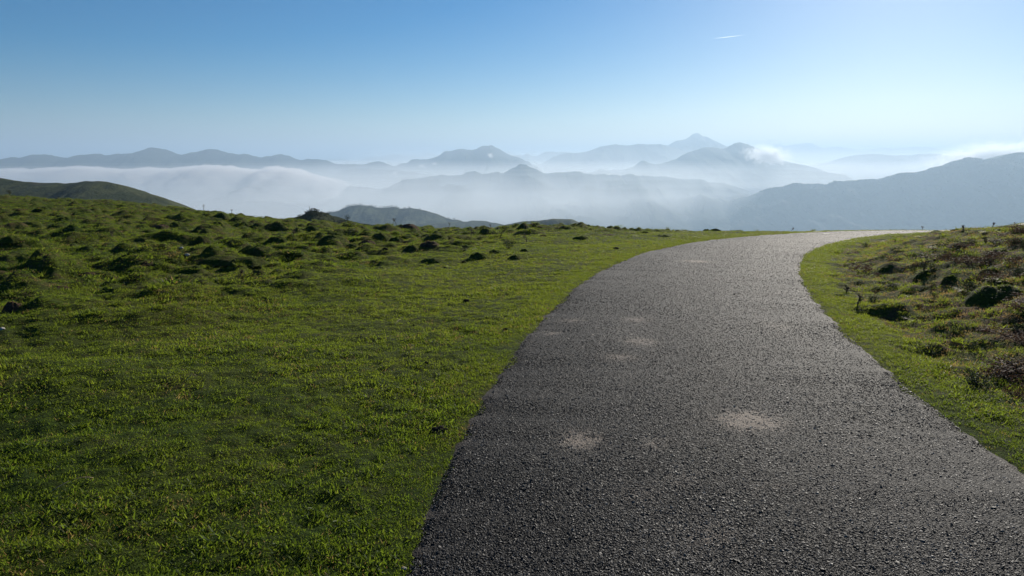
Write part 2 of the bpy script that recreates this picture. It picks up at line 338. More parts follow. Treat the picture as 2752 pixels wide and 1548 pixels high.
# ------------------------------------------------------------------ hills and mountains (each crest has its own distance, front, back and spurs)
def ridge(name, pts, D, depth, zb, m, label, seed=1, rough=.02, ns=260, nt=54, back=1.0, D2=None, spur=.55, sharp=1.15, ext=(.25, .25), fine=0):
    P = np.array(pts, float); u = np.linspace(P[0, 0], P[-1, 0], ns)
    c = curve(P, ns*4); o = np.argsort(c[:, 0]); v = np.interp(u, c[o, 0], c[o, 1])
    dx, dy, dz = ray(u, v); Dd = np.linspace(D, D2 or D, ns)
    cx, czz = dx/dy*Dd, H+dz/dy*Dd
    L = cx[-1]-cx[0]; e0, e1 = max(1, int(ns*ext[0])), max(1, int(ns*ext[1]))       # run the ends down into the valley
    fx0 = np.linspace(1, 0, e0, endpoint=False); fx1 = np.linspace(0, 1, e1+1)[1:]
    X0 = np.concatenate([cx[0]-fx0*L*ext[0], cx, cx[-1]+fx1*L*ext[1]]); DD = np.concatenate([np.full(e0, Dd[0]), Dd, np.full(e1, Dd[-1])])
    drop = lambda f: f**1.1
    Z0 = np.concatenate([czz[0]-(czz[0]-zb)*drop(fx0), czz, czz[-1]-(czz[-1]-zb)*drop(fx1)])
    sc_ = depth
    Z0 = Z0+rough*depth*.2*fbm(X0/(sc_*.10), X0*0+seed*3.1, seed, 4, .6)+(fine*perlin(X0/(fine*2.2), X0*0+.3, seed+5) if fine else 0)
    t = np.concatenate([-np.linspace(1, 0, nt)**1.35, np.linspace(0, 1, nt//3)[1:]])
    T, XX = np.meshgrid(t, X0); ZZ = np.repeat(Z0[:, None], len(t), 1); DY = np.repeat(DD[:, None], len(t), 1)
    at_ = np.abs(T)
    meander = .16*depth*fbm(XX/(depth*.7), XX*0+seed, seed+40, 3)*at_
    yy = DY+np.where(T < 0, T*depth, T*depth*back)+meander
    sp = fbm(XX/(depth*.38)+.35*T, T*1.1+seed, seed+9, 5, .55)
    g = at_**sharp
    zz = ZZ-(ZZ-zb)*np.clip(g+spur*sp*at_*(1-at_)*1.6, .25*g, 1.02)
    zz += rough*depth*.6*fbm(XX/(depth*.16), yy/(depth*.16), seed+23, 4)*np.minimum(at_*3, 1)*(1-at_*.6)
    me = mesh(name, np.stack([XX+.10*depth*sp*at_, yy, zz], -1).reshape(-1, 3), grid_faces(len(X0), len(t)), m)
    return tag(obj(name, me), label, kind='structure'), (XX+.10*depth*sp*at_, yy, zz)
def zp(x0, y0, s, P): return [(x0+x*s, y0+y*s) for x, y in P]
S = .27174
VB = -650
ridge('mountain_range', zp(700,360,S,[(-400,260),(200,250),(900,262),(1160,228),(1330,205),(1430,222),(1560,205),(1660,190),(1730,208),(1950,190),(2200,200),(2430,175),(2540,215),(2600,215),(2700,240),(2926,225),(3056,200),(3136,187),(3176,215),(3201,190),(3276,195),(3341,157),(3396,190),(3476,180),(3700,185),(4000,170),(4300,170),(4700,180),(4950,165)])
    +zp(2050,340,.2725,[(50,215),(100,190),(150,178),(200,185),(300,203),(320,180),(380,187),(430,175),(470,172),(540,200),(660,212),(740,192),(800,205),(1000,240),(1100,222),(1400,210),(1740,212),(1790,235),(2100,235),(2400,220),(2900,225)]),
    20000, 4000, VB, FARHILL, 'farthest jagged snowless peaks barely showing through the haze', 3, .05, 520, 30, spur=.5)
ridge('mountain_ridge', zp(0,360,S,[(-500,225),(-200,262),(0,250),(100,232),(220,228),(320,202),(420,200),(540,215),(660,238),(770,217),(850,208),(1000,202),(1050,209),(1170,190),(1210,195),(1360,180),(1480,143),(1590,148),(1700,172),(1815,205),(1860,183),(1980,175),(2060,155),(2130,158),(2250,178),(2370,208),(2430,203),(2576,230),(2756,204),(2836,212),(2976,258),(3056,246),(3216,262),(3336,305),(3500,300),(3560,302),(3736,270),(3916,320)]),
    7000, 2000, VB, FARHILL, 'long blue mountain range behind the cloud bank on the left', 5, .03, 420, ext=(.12, .10), D2=9000)
ridge('mountain_ridge', zp(700,360,S,[(1250,345),(1340,320),(1400,300),(1460,290),(1520,255),(1600,240),(1700,228),(1760,210),(1820,170),(1900,165),(1970,146),(2090,158),(2150,152),(2200,130),(2250,120),(2300,125),(2380,160),(2450,200),(2550,235),(2660,290),(2760,345)]),
    9500, 2600, VB, FARHILL, 'broad rocky blue mountain near the middle of the skyline', 7, .04, 260)
ridge('mountain_ridge', zp(1400,340,S,[(-160,290),(0,285),(60,270),(140,290),(280,245),(440,255),(600,275),(760,330)]), 14000, 2600, VB, FARHILL, 'pale low ridge between the broad mountain and the long rounded ridge', 9, .04, 160)
ridge('mountain_peak', zp(1400,340,S,[(1300,220),(1440,190),(1520,150),(1640,120),(1700,72),(1750,70),(1800,98),(1840,102),(1940,155),(2050,195),(2200,235)]), 12800, 2400, VB, FARHILL, 'tallest blunt pyramid peak on the skyline', 11, .03, 240)
ridge('mountain_ridge', zp(1400,340,S,[(160,410),(230,360),(330,300),(440,258),(540,255),(700,230),(800,195),(920,175),(1060,190),(1180,168),(1350,175),(1440,190),(1560,230),(1640,262),(1760,320)]), 11200, 2600, VB, FARHILL, 'long rounded blue ridge below the pyramid peak', 13, .03, 260)
ridge('mountain_ridge', zp(1400,340,S,[(560,480),(700,450),(790,422),(870,435),(1000,425),(1100,405),(1190,338),(1260,355),(1340,370),(1430,360),(1520,330),(1640,265),(1750,225),(1860,200),(1990,220),(2080,180),(2170,155),(2250,175),(2350,215),(2410,245),(2480,290),(2576,330),(2800,390),(3000,470)]), 8600, 2600, VB, FARHILL, 'pointed dark blue peak with long left shoulder and small horn', 15, .03, 320, ext=(.1, .2))
ridge('mountain_ridge', zp(2050,340,.2725,[(300,440),(420,400),(640,355),(860,305),(1120,270),(1400,285),(1700,270),(2000,300),(2300,320),(2800,330)]), 11000, 2600, VB, FARHILL, 'pale ridge under the white cloud on the right', 17, .03, 240)
ridge('mountain_ridge', zp(700,360,S,[(430,520),(600,450),(700,410),(860,355),(1100,345),(1250,350),(1400,362),(1700,400)]), 8000, 1800, VB, FARHILL, 'faint low ridge right of the cloud bank', 19, .03, 180)
ridge('mountain_ridge', zp(700,360,S,[(1350,500),(1450,465),(1550,440),(1650,430),(1750,402),(1860,420),(1960,395),(2060,375),(2150,390),(2200,395),(2330,370),(2410,380),(2500,330),(2576,300),(2640,312),(2730,358),(2860,393),(2980,372),(3100,378),(3230,393),(3500,402),(3900,420),(4300,455),(4700,520)]), 6800, 2000, VB, FARHILL, 'low wooded blue ridge below the broad mountain', 21, .05, 300, fine=6)
ridge('mountain_ridge', zp(700,360,S,[(-760,660),(-620,590),(-400,545),(-180,525),(0,470),(110,455),(200,470),(300,505),(400,510),(540,475),(640,480),(750,500),(830,520),(980,515),(1150,530),(1300,525),(1500,500),(1700,480),(2000,475),(2300,450),(2576,432),(2680,428),(2880,440),(2946,415),(3076,402),(3300,394),(3600,388),(3900,384),(4300,384)]), 5600, 1500, VB, FARHILL, 'hazy wooded ridge crossing the middle of the valley', 23, .05, 360, fine=5, ext=(.2, .12), D2=8400)
ridge('mountain_ridge', zp(1400,340,S,[(960,800),(1080,720),(1250,610),(1400,540),(1500,500),(1640,465),(1900,440),(2300,420),(2800,430),(3200,480)]), 7700, 1200, VB, FARHILL, 'pale spur sloping down left behind the road bend', 25, .04, 220)
ridge('mountain_ridge', zp(1400,340,S,[(1400,1010),(1430,990),(1560,920),(1700,860),(1900,780),(2050,725),(2140,712),(2300,700),(2500,700)]), 6300, 1200, VB, FARHILL, 'blue spur peeping out left of the right hand ridge', 27, .05, 200, fine=5)
rz, RG = ridge('mountain_ridge', zp(2050,340,.2725,[(-640,1060),(-520,910),(-420,800),(-300,735),(-150,690),(0,640),(150,605),(300,575),(420,567),(560,572),(640,572),(740,552),(870,545),(1050,520),(1150,520),(1250,495),(1420,460),(1500,458),(1620,430),(1780,400),(1830,375),(1990,328),(2110,322),(2150,345),(2300,315),(2500,265),(2640,258),(3000,215),(3500,190)]), 6000, 1500, VB, FARHILL, 'large blue wooded ridge rising to the right edge', 29, .04, 420, 60, D2=5000, ext=(.05, .15))
ridge('hill', zp(0,360,S,[(-700,425),(-300,420),(0,440),(100,455),(350,480),(600,485),(740,478),(900,465),(1000,468),(1100,485),(1250,525),(1450,585),(1600,640),(1760,715),(1960,800)]), 430, 150, -75, NEARHILL, 'dark green grassy hill rising behind the left slope', 31, .02, 220, spur=.15, sharp=1.3)
oz, OG = ridge('hill', zp(700,360,S,[(560,810),(660,785),(760,765),(860,730),(960,712),(1040,714),(1150,724),(1300,724),(1380,738),(1500,742),(1640,757),(1740,787),(1850,832),(1980,868),(2150,930)]), 2400, 800, -620, MIDHILL, 'hazy blue green hill with trees along its top', 33, .03, 220, spur=.25, sharp=1.2)
ridge('hill', zp(700,360,S,[(1350,960),(1500,905),(1650,876),(1800,868),(1980,868),(2080,857),(2170,851),(2280,865),(2380,885),(2500,925)]), 2000, 700, -600, MIDHILL, 'low hazy hill in front of the tree topped hill', 35, .02, 160, spur=.2, sharp=1.2)
ridge('hill', zp(1400,340,S,[(-200,985),(0,945),(150,930),(300,912),(400,908),(500,915),(560,935),(640,962),(760,1010)]), 1000, 330, -330, MIDHILL, 'small smooth green hilltop just above the crest of the pasture', 37, .015, 140, spur=.12, sharp=1.3)
kz, KG = ridge('knoll', zp(700,360,S,[(200,850),(330,822),(420,796),(490,756),(560,754),(640,780),(720,815),(860,848),(960,876),(1100,900),(1300,925)]), 150, 40, -38, NEARHILL, 'small dark knoll covered with scrub beyond the left crest', 39, .03, 140, spur=.2, sharp=1.2)

# ------------------------------------------------------------------ air: haze, valley mist, clouds
def volume_box(name, lo, hi, m):
    V = [(x, y, z) for x in (lo[0], hi[0]) for y in (lo[1], hi[1]) for z in (lo[2], hi[2])]
    return obj(name, mesh(name, V, [(0,1,3,2),(4,6,7,5),(0,4,5,1),(2,3,7,6),(0,2,6,4),(1,5,7,3)], m, False))
HAZE_G = .32
HAZE_TOP = max(max(v.co.z for v in o.data.vertices) for o in COL.objects if o.type == 'MESH')+25; print('haze top', HAZE_TOP)
hz = volume_box('haze', (-72000,-72000,-722), (72000,72000,HAZE_TOP), make_volume('haze_air', 1/7600, (.47,.635,.81), HAZE_G))
tag(hz, 'pale blue daylight haze', kind='stuff')
def volume_prism(name, foot, z0, z1, m):
    k = len(foot); V = [(x, y, z0) for x, y in foot]+[(x, y, z1) for x, y in foot]
    return obj(name, mesh(name, V, [tuple(range(k))[::-1], tuple(range(k, 2*k))]+[(q, (q+1) % k, k+(q+1) % k, k+q) for q in range(k)], m, False))
for k, (zt, dn) in enumerate(((-18, 1/20000), (-40, 1/14000), (-64, 1/9000), (-90, 1/8000), (-120, 1/7000), (-160, 1/5200), (-210, 1/3600), (-270, 1/2600))):   # thicker towards the valley bottoms
    e = 23*k; ya = 7200-720*k+e; foot = [(-60000,ya),(-2200,ya),(2900+e,6650-e),(60000,6650-e),(60000,30000+e),(-60000,30000+e)]
    tag(volume_prism('mist', foot, -719+k*.3, zt, make_volume('mist_air', dn, (.93,.97,1.0), HAZE_G+.06)), 'pale mist lying in the valleys, thickest at the bottom', kind='stuff')
for k, zt in enumerate((150, 110, 75, 40, 10)):            # the mist stands higher among the farther mountains
    foot = [(-2200-60*k,9300+40*k),(2000,8300+40*k),(60000-k,8300+40*k),(60000-k,27000-1500*k),(-2200-60*k,27000-1500*k)]
    tag(volume_prism('mist', foot, -717+k*.3, zt, make_volume('mist_air', 1/26000, (.84,.91,.97), HAZE_G+.06)), 'pale mist standing between the farther mountains', kind='stuff')
# ------------------------------------------------------------------ DETAILS
def make_cloud(name, dens, lo, hi, scale, detail=5, dist=.6, g=.45):
    """cloud vapour: density thins out from the middle (object space unit ball) and is torn by noise"""
    m, n, N, out = mat(name); tc = N('ShaderNodeTexCoord').outputs['Object']; pos = N('ShaderNodeNewGeometry').outputs['Position']
    ln = N('ShaderNodeVectorMath', {0: tc}, operation='LENGTH').outputs['Value']
    nz = N('ShaderNodeTexNoise', {'Vector': pos, 'Scale': scale, 'Detail': detail, 'Roughness': .62, 'Distortion': dist}).outputs[0]
    f = mth(N, 'ADD', mth(N, 'SUBTRACT', 1.0, ln), mth(N, 'MULTIPLY', mth(N, 'SUBTRACT', nz, .5), 2.3))
    d = N('ShaderNodeMapRange', {0: f, 1: lo, 2: hi, 3: 0.0, 4: dens}, interpolation_type='SMOOTHSTEP').outputs[0]
    v = N('ShaderNodeVolumePrincipled', {'Density': d, 'Color': (.99, .99, 1, 1), 'Anisotropy': g}); v.inputs['Density Attribute'].default_value = ''
    n.links.new(v.outputs[0], out.inputs[1]); return m
def ball(nu=24, nv=14):
    V = []; Fc = []
    for i in range(nv+1):
        t = math.pi*i/nv
        for k in range(nu): p = 2*math.pi*k/nu; V.append((math.sin(t)*math.cos(p), math.sin(t)*math.sin(p), math.cos(t)))
    for i in range(nv):
        for k in range(nu): Fc.append((i*nu+k, (i+1)*nu+k, (i+1)*nu+(k+1) % nu, i*nu+(k+1) % nu))
    return V, Fc
BV, BF = ball(); BALL = None
def cloud(u, v, D, wpx, hpx, depth, m, label, rot=0.0):
    dx, dy, dz = [float(k) for k in ray(u, v)]; me = mesh('cloud', BV, BF, m)
    o = obj('cloud', me, None, (dx/dy*D, D, H+dz/dy*D)); o.scale = (wpx*.5*D/F, depth, hpx*.5*D/F); o.rotation_euler = (0, rot, 0)
    return tag(o, label, 'cloud', 'torn white clouds against the mountains')
CM1 = make_cloud('cloud_vapour', .022, .38, .95, .017, 9, 1.5); CM2 = make_cloud('cloud_vapour', .016, .42, .95, .03, 8, 1.5)
cloud(2064, 418, 7600, 200, 80, 230, CM1, 'bright torn cloud on the right shoulder of the pointed peak', .12)
cloud(2660, 424, 7000, 520, 120, 300, CM1, 'long white cloud spilling behind the right hand ridge', -.10)
cloud(1318, 417, 7300, 36, 26, 70, CM2, 'small cloud wisp high on the broad mountain')
cloud(1168, 440, 7300, 34, 16, 60, CM2, 'small flat cloud wisp midway up the broad mountain')
cloud(1134, 446, 7300, 34, 18, 60, CM2, 'lowest cloud wisp on the left foot of the broad mountain')
cloud(1062, 466, 6200, 30, 24, 70, CM2, 'tiny cloud puff in the mist right of the cloud bank')
# the cloud bank on the left: a sea of cloud with a bumpy top, thinning towards the front and the right
top = np.array(zp(0,360,S,[(-900,350),(-300,340),(0,345),(150,335),(220,350),(400,330),(600,330),(800,310),(1000,335),(1150,345),(1300,345),(1450,325),(1600,345),(1800,325),(2000,308),(2250,310),(2350,330),(2576,350),(2640,315),(2730,310),(2800,340),(2900,345),(3000,375),(3180,420),(3400,470)]))
nx_, ny_ = 300, 40; D0 = 6250.0
uu = np.linspace(top[0, 0], top[-1, 0], nx_); vv = np.interp(uu, top[:, 0], top[:, 1]); dx, dy, dz = ray(uu, vv)
cxs, czs = dx/dy*D0, H+dz/dy*D0
yy = np.linspace(-800, 800, ny_); CXX, CYY = np.meshgrid(cxs, yy, indexing='ij')
fall = np.where(CYY < 0, 230*(np.abs(CYY)/800)**1.3, 190*(CYY/800)**2)
bill = np.abs(perlin(CXX/260, CYY/260, 71))*22+np.abs(perlin(CXX/110, CYY/110, 72))*20+np.abs(perlin(CXX/45, CYY/45, 73))*12
CZ = np.repeat(czs[:, None], ny_, 1)-fall+bill-14
CZ[-1] = -330; CZ[0] = -330; CZ[:, 0] = -330; CZ[:, -1] = -330
V1 = np.stack([CXX, CYY+D0, CZ], -1).reshape(-1, 3); V2 = V1.copy(); V2[:, 2] = -336
nV = len(V1); f1 = grid_faces(nx_, ny_); f2 = f1[:, ::-1]+nV
idx = np.arange(nV).reshape(nx_, ny_); loop = np.concatenate([idx[:, 0], idx[-1, 1:], idx[-2::-1, -1], idx[0, -2:0:-1]]); l2 = np.roll(loop, -1)
f3 = np.stack([loop, l2, l2+nV, loop+nV], 1)
bank_me = mesh('cloud_bank', np.vstack([V1, V2]), np.vstack([f1[:, ::-1], f2[:, ::-1], f3]), make_volume('cloud_bank_vapour', .010, (.96, .94, .94), .4))
tag(obj('cloud_bank', bank_me), 'long white bank of valley cloud in front of the left mountain range', 'cloud')
# condensation trail high in the sky
dx, dy, dz = ray(np.array([1917, 2000.]), np.array([104, 94.])); DT = 16000
p0, p1 = [Vector((float(dx[i]/dy[i]*DT), DT, H+float(dz[i]/dy[i]*DT))) for i in (0, 1)]
m_ = MB(); m_.tube([p0.lerp(p1, t) for t in np.linspace(0, 1, 16)], [1.5+5*math.sin(min(1, t*2.2)*1.57)*(1-.8*max(0, t-.5)/.5) for t in np.linspace(0, 1, 16)], 8)
tag(obj('contrail', m_.mesh('contrail', make_volume('trail_vapour', .06, (1, 1, 1), .5))), 'short white condensation trail high in the blue sky', 'contrail')

# ------------------------------------------------------------------ trees and scrub on the hills
def tree_mesh(seed, leaves=260, tall=1.0):
    random.seed(seed); t = MB(); c = MB()
    t.tube([(0, 0, -.06), (.01, .01, .18), (-.01, .02, .4*tall)], [.035, .026, .012], 6)
    lobes = [(Vector((random.uniform(-.2, .2), random.uniform(-.2, .2), random.uniform(.35, .85)*tall)), random.uniform(.14, .27)) for _ in range(8)]
    for p, r in lobes[:5]: t.tube([(0, .01, .22), tuple(p*.6+Vector((0, 0, .05))), tuple(p)], [.014, .01, .004], 4)
    for _ in range(leaves):
        p, r = random.choice(lobes); d = rdir(-.7, 1); c.leaf(p+d*r*random.uniform(.55, 1.1), d+rdir()*.6, random.uniform(.025, .05), .7)
    return t.mesh('trunk', BARK), c.mesh('crown', LEAF, False)
TREES = [tree_mesh(100+i, 240, 1.0+.1*i) for i in range(4)]
def tree(name, p, h, label, group, wide=1.0):
    e = obj(name, None, None, p); tm, cm = random.choice(TREES)
    obj('trunk', tm, e); obj('crown', cm, e); e.scale = (h*wide, h*wide, h); e.rotation_euler = (0, 0, random.random()*6)
    return tag(e, label, 'tree', group)
def surf(G, u, near=0.0, lo=True):                         # point on a hill's crest (or down its front) seen at photo column u
    XX, YY, ZZ = G; k = int(np.argmin(np.abs(np.abs(ZZ[:, :].max(1))*0+XX[:, 53 if XX.shape[1] > 60 else -18]/YY[:, 53 if XX.shape[1] > 60 else -18]-float(ray(u, 590)[0]/ray(u, 590)[1]))))
    j = int(np.argmax(ZZ[k])); j = max(0, j-int(near)); return float(XX[k, j]), float(YY[k, j]), float(ZZ[k, j])
random.seed(5)
for i, u in enumerate(list(range(880, 1075, 6))+[1088, 1102, 1130, 1206, 1222]):
    p = surf(OG, u, random.choice((0, 0, 1))); tree('hill_tree', (p[0], p[1], p[2]-2.6), random.uniform(5, 9), 'small hazy tree among the row on top of the blue green hill', 'trees along the top of the blue green hill', random.uniform(1.3, 2.2))
for i in range(46):
    u = random.choice([random.uniform(795, 885), random.uniform(822, 868)]); p = surf(KG, u, random.randint(0, 6))
    tree('scrub_bush', (p[0], p[1], p[2]-.22), random.uniform(.35, .75), 'dark scrub bush crowded on the small knoll', 'scrub bushes on the knoll', 1.6)
p = surf(KG, 935, 1); tree('lone_bush', (p[0], p[1], p[2]-.3), 1.5, 'single dark bush on the right foot of the knoll', None, 1.2)
p = surf(KG, 832, 0); m_ = MB(); m_.tube([(0, 0, -.3), (0, .01, .6), (.02, 0, 1.1)], [.05, .045, .04], 6); o = obj('post', m_.mesh('post', BARK), None, p); tag(o, 'thin dark post standing on top of the scrubby knoll', 'post')
# woods on the big right hand ridge: crowns by the thousand
XX, YY, ZZ = RG; js = int(np.argmax(ZZ[ZZ.shape[0]//2])); nF = 5200
i_ = RNG.integers(2, ZZ.shape[0]-2, nF); j_ = np.clip(js-(RNG.random(nF)**2.2*34).astype(int), 0, ZZ.shape[1]-1)
ic = np.array([(0,0,1),(.894,0,.447),(.276,.851,.447),(-.724,.526,.447),(-.724,-.526,.447),(.276,-.851,.447),(.724,.526,-.447),(-.276,.851,-.447),(-.894,0,-.447),(-.276,-.851,-.447),(.724,-.526,-.447),(0,0,-1)])
icf = np.array([(0,1,2),(0,2,3),(0,3,4),(0,4,5),(0,5,1),(1,6,2),(2,7,3),(3,8,4),(4,9,5),(5,10,1),(6,7,2),(7,8,3),(8,9,4),(9,10,5),(10,6,1),(11,7,6),(11,8,7),(11,9,8),(11,10,9),(11,6,10)])
ctr = np.stack([XX[i_, j_], YY[i_, j_], ZZ[i_, j_]], -1)+RNG.normal(0, 1, (nF, 3))*np.array([6, 5, 0])
sz = RNG.uniform(3.5, 7.2, (nF, 1, 1)); FV = ctr[:, None, :]+ic[None]*sz*np.array([1, 1, 1.05])*RNG.uniform(.7, 1.25, (nF, 12, 1))+np.array([0, 0, .5])*sz
fm = mesh('forest', FV.reshape(-1, 3), (icf[None]+np.arange(nF)[:, None, None]*12).reshape(-1, 3), LEAF)
tag(obj('forest', fm), 'distant woods covering the blue ridge on the right', kind='stuff')

# ------------------------------------------------------------------ mounds on the pasture
def dome(seed, flat=1.0):
    r_ = np.linspace(0, 1.3, 13)[:, None]; a_ = np.linspace(0, 2*math.pi, 26, endpoint=False)[None, :]
    rim = 1+.22*perlin(np.cos(a_)*1.3+seed, np.sin(a_)*1.3, seed)+.08*perlin(np.cos(a_)*4+seed, np.sin(a_)*4, seed+2)
    x, y = r_*rim*np.cos(a_), r_*rim*np.sin(a_); z = np.clip(1-r_**2, 0, 1)**(.85*flat)+0*a_
    z = z*(1+.35*perlin(x*1.6+seed, y*1.6, seed+3)+.16*perlin(x*4+seed, y*4, seed+4))+.06*perlin(x*7, y*7, seed+6)-1.1*np.maximum(r_-.92, 0)/.38-.04
    V = np.stack([x, y, z], -1).reshape(-1, 3); return V, grid_faces(13, 26, True)
def dome_blades(V, seed, n, L, m, name='grass_cover'):
    random.seed(seed); b = MB(); q = [i for i in range(len(V)) if V[i][2] > .0]
    for _ in range(n):
        i = random.choice(q); p = Vector(V[i])+Vector((random.uniform(-.1, .1), random.uniform(-.1, .1), -.05)); d = Vector((p.x*.7, p.y*.7, .7))+rdir()*.55
        b.blade(p, d, rdir(-.3, .3), L*random.uniform(.5, 1.3), .022*random.uniform(.7, 1.5), random.uniform(.2, 1.0))
    return b.mesh(name, m, False)
DOMES = []
for i in range(6):
    V, Fc = dome(60+i*3, .8+.12*(i % 3)); tc_ = mesh('turf_cap', V, Fc, TURF); attr(tc_, 'tone', np.full(len(V), .45)); attr(tc_, 'rough', np.full(len(V), .8)); DOMES.append((tc_, dome_blades(V, 200+i, 420, .20, BLADE), mesh('soil', V, Fc, EARTH), dome_blades(V, 300+i, 120, .2, DRY)))
def mound(name, u, v, wpx, hpx, kind, label, cat='mound', group=None, deep=.8, rz=0.0, pos=None):
    if pos is None:
        x, y, z, t = ground_at(u, v); wd = wpx*t/F; hg = hpx*t/F
    else: (x, y, z), wd, hg = pos, wpx, hpx
    hg *= .72; wd *= 1.12
    e = obj(name, None, None, (x, y, z-.015-.03*wd)); a, b, c, d = random.choice(DOMES)
    if kind == 'b': obj('soil', c, e); obj('grass_cover', d, e)
    else: obj('turf_cap', a, e); obj('grass_cover', b, e)
    e.scale = (wd*.46, wd*.46*deep, hg*1.05); e.rotation_euler = (0, 0, rz+random.uniform(-.3, .3))
    return tag(e, label, cat, group)
MARKS = []
def mark(u, v, phrase): x, y, z, t = ground_at(u, v); MARKS.append((x, y, phrase))
for u, v, ph in [(694,675,'the largest grass mound'),(430,612,'the brown earth mound'),(384,647,'the dark round mound'),(157,775,'the bare brown molehill'),(594,790,'the low broad mound'),(38,830,'the eroded hummock at the left edge'),
    (1020,640,'the peaked dark mound'),(1172,644,'the wedge shaped mound'),(1106,670,'the shaggy green mound'),(1286,695,'the pointed green mound'),(1560,643,'the curved mound'),(1784,636,'the low mound by the far bend'),(749,644,'the double topped mound'),
    (547,563,'the stalk on the left skyline'),(1060,606,'the crossed stalks on the crest'),(2692,681,'the dark oval mound'),(2515,660,'the flat dark mound'),(2482,738,'the tall brown stalk'),(2666,729,'the broad shaggy mound'),(2690,792,'the overhanging turf bank'),
    (2348,812,'the dark leafy bush'),(2468,948,'the dark round shrub'),(2630,1035,'the wide pale green shrub'),(2272,716,'the shrub inside the bend')]: mark(u, v, ph)
USED = set()
def which(what, x, y, big):
    a0, r0 = math.atan2(x, y), math.hypot(x, y)
    near = sorted(MARKS, key=lambda q: (q[0]-x)**2+(q[1]-y)**2)[:5]
    for size in ((big,) + (('green',) if 'tussock' in what else ('low',))):
        for mx, my, ph in near:
            da, dr = math.atan2(mx, my)-a0, math.hypot(mx, my)-r0; far = math.hypot(mx-x, my-y) > 4
            rels = ['behind' if dr < 0 else 'in front of', 'left of' if da > 0 else 'right of', ('behind and left of' if da > 0 else 'behind and right of') if dr < 0 else ('in front and left of' if da > 0 else 'in front and right of')]
            if abs(da)*r0 > abs(dr): rels = [rels[1], rels[0], rels[2]]
            for rel in rels:
                s_ = '%s %s %s%s %s' % (size, what, 'well ' if far else 'close ', rel, ph)
                if s_ not in USED: USED.add(s_); return s_
    return None
random.seed(21)
for u, v, w_, h_, k, lab in [
    (694,675,105,27,'g','largest grass mound on the left slope, long and dark'),
    (664,695,80,13,'g','low long mound just below the largest grass mound'),
    (430,612,45,13,'b','brown earth mound high on the left slope'),
    (384,647,52,16,'g','dark round mound left of and below the brown earth mound'),
    (157,775,62,17,'b','bare brown molehill nearest the left edge'),
    (395,711,45,14,'b','brown molehill beside a dark hollow on the left slope'),
    (311,748,35,11,'b','small brown molehill right of the bare one near the left edge'),
    (238,735,40,9,'b','flat brown molehill above the bare one near the left edge'),
    (695,732,40,15,'g','small dark mound below the largest grass mound'),
    (594,790,100,15,'g','low broad mound in the middle of the left pasture'),
    (38,830,62,30,'b','eroded brown hummock at the left edge of the pasture'),
    (1020,640,58,21,'g','peaked dark mound left of the group near the middle crest'),
    (1064,648,40,19,'g','round dark mound right of the peaked one'),
    (1080,615,22,14,'g','small pointed mound standing on the middle crest'),
    (986,654,45,15,'b','brown mound left of the peaked dark mound'),
    (1172,644,78,23,'g','long wedge shaped mound sloping down to the right'),
    (1153,658,55,19,'b','dark brown mound just below the wedge shaped mound'),
    (1106,670,50,18,'g','shaggy green mound nearest the middle of the pasture'),
    (1286,695,62,25,'g','pointed green mound at the end of the smooth turf'),
    (1330,680,46,15,'g','low grey green mound behind the pointed green mound'),
    (1384,694,42,15,'g','dark mound nearest the road verge'),
    (1560,643,50,16,'g','curved mound left of the road on the far turf'),
    (1784,636,52,10,'g','low dark mound closest to the far road bend'),
    (1634,632,40,7,'b','flat brown mound between the two far roadside mounds'),
    (749,644,46,14,'g','double topped mound above the largest grass mound'),
    (2692,681,66,19,'g','dark oval mound high on the right bank'),
    (2591,672,38,11,'g','dark mound left of the oval one on the right bank'),
    (2515,660,36,9,'g','flat dark mound near the top of the right bank'),
    (2493,736,56,15,'g','dark mound under the dry stalk on the right bank'),
    (2555,750,42,20,'g','round mound right of the dry stalk on the right bank'),
    (2666,729,56,17,'g','broad shaggy mound in the middle of the right bank'),
    (2690,792,165,44,'g','big dark overhanging bank of turf at the right edge'),
    (2545,692,36,11,'g','small dark mound above the dry stalk on the right bank')]:
    mound('earth_mound' if k == 'b' else 'grass_mound', u, v, w_, h_, k, lab, rz=.25 if 'wedge' in lab else 0)
for u, v, w_, h_ in [(587,711,30,8),(779,736,40,9),(685,653,25,9),(660,603,40,8),(594,579,35,10),(584,604,30,13),(472,603,35,9),(838,613,38,9),(727,608,35,8),(227,614,32,9),(210,652,34,9),
        (87,601,50,10),(507,678,46,10),(461,702,60,14),(852,710,50,9),(945,660,45,9),(1092,622,30,9),(1034,624,20,8),(996,672,32,6),(1408,674,30,9),(1459,635,28,8),(1305,620,26,7),
        (1307,629,28,7),(1732,626,28,8),(1640,612,22,8),(1900,620,22,7),(30,640,44,10),(120,560,40,8),(170,588,36,9),(280,570,40,8),(340,600,34,8),(540,640,40,9),(905,630,44,8),(430,660,40,9),(60,690,50,10),(300,690,46,9)]:
    x, y, z, t = ground_at(u, v); mound('grass_hummock', u, v, w_*t/F, h_*1.1*t/F, 'g', which('grass hummock', x, y, 'long low' if w_ > 40 else 'low dark') or 'low dark hummock on the rough left pasture', 'mound', 'low hummocks on the left pasture', pos=(x, y, z))
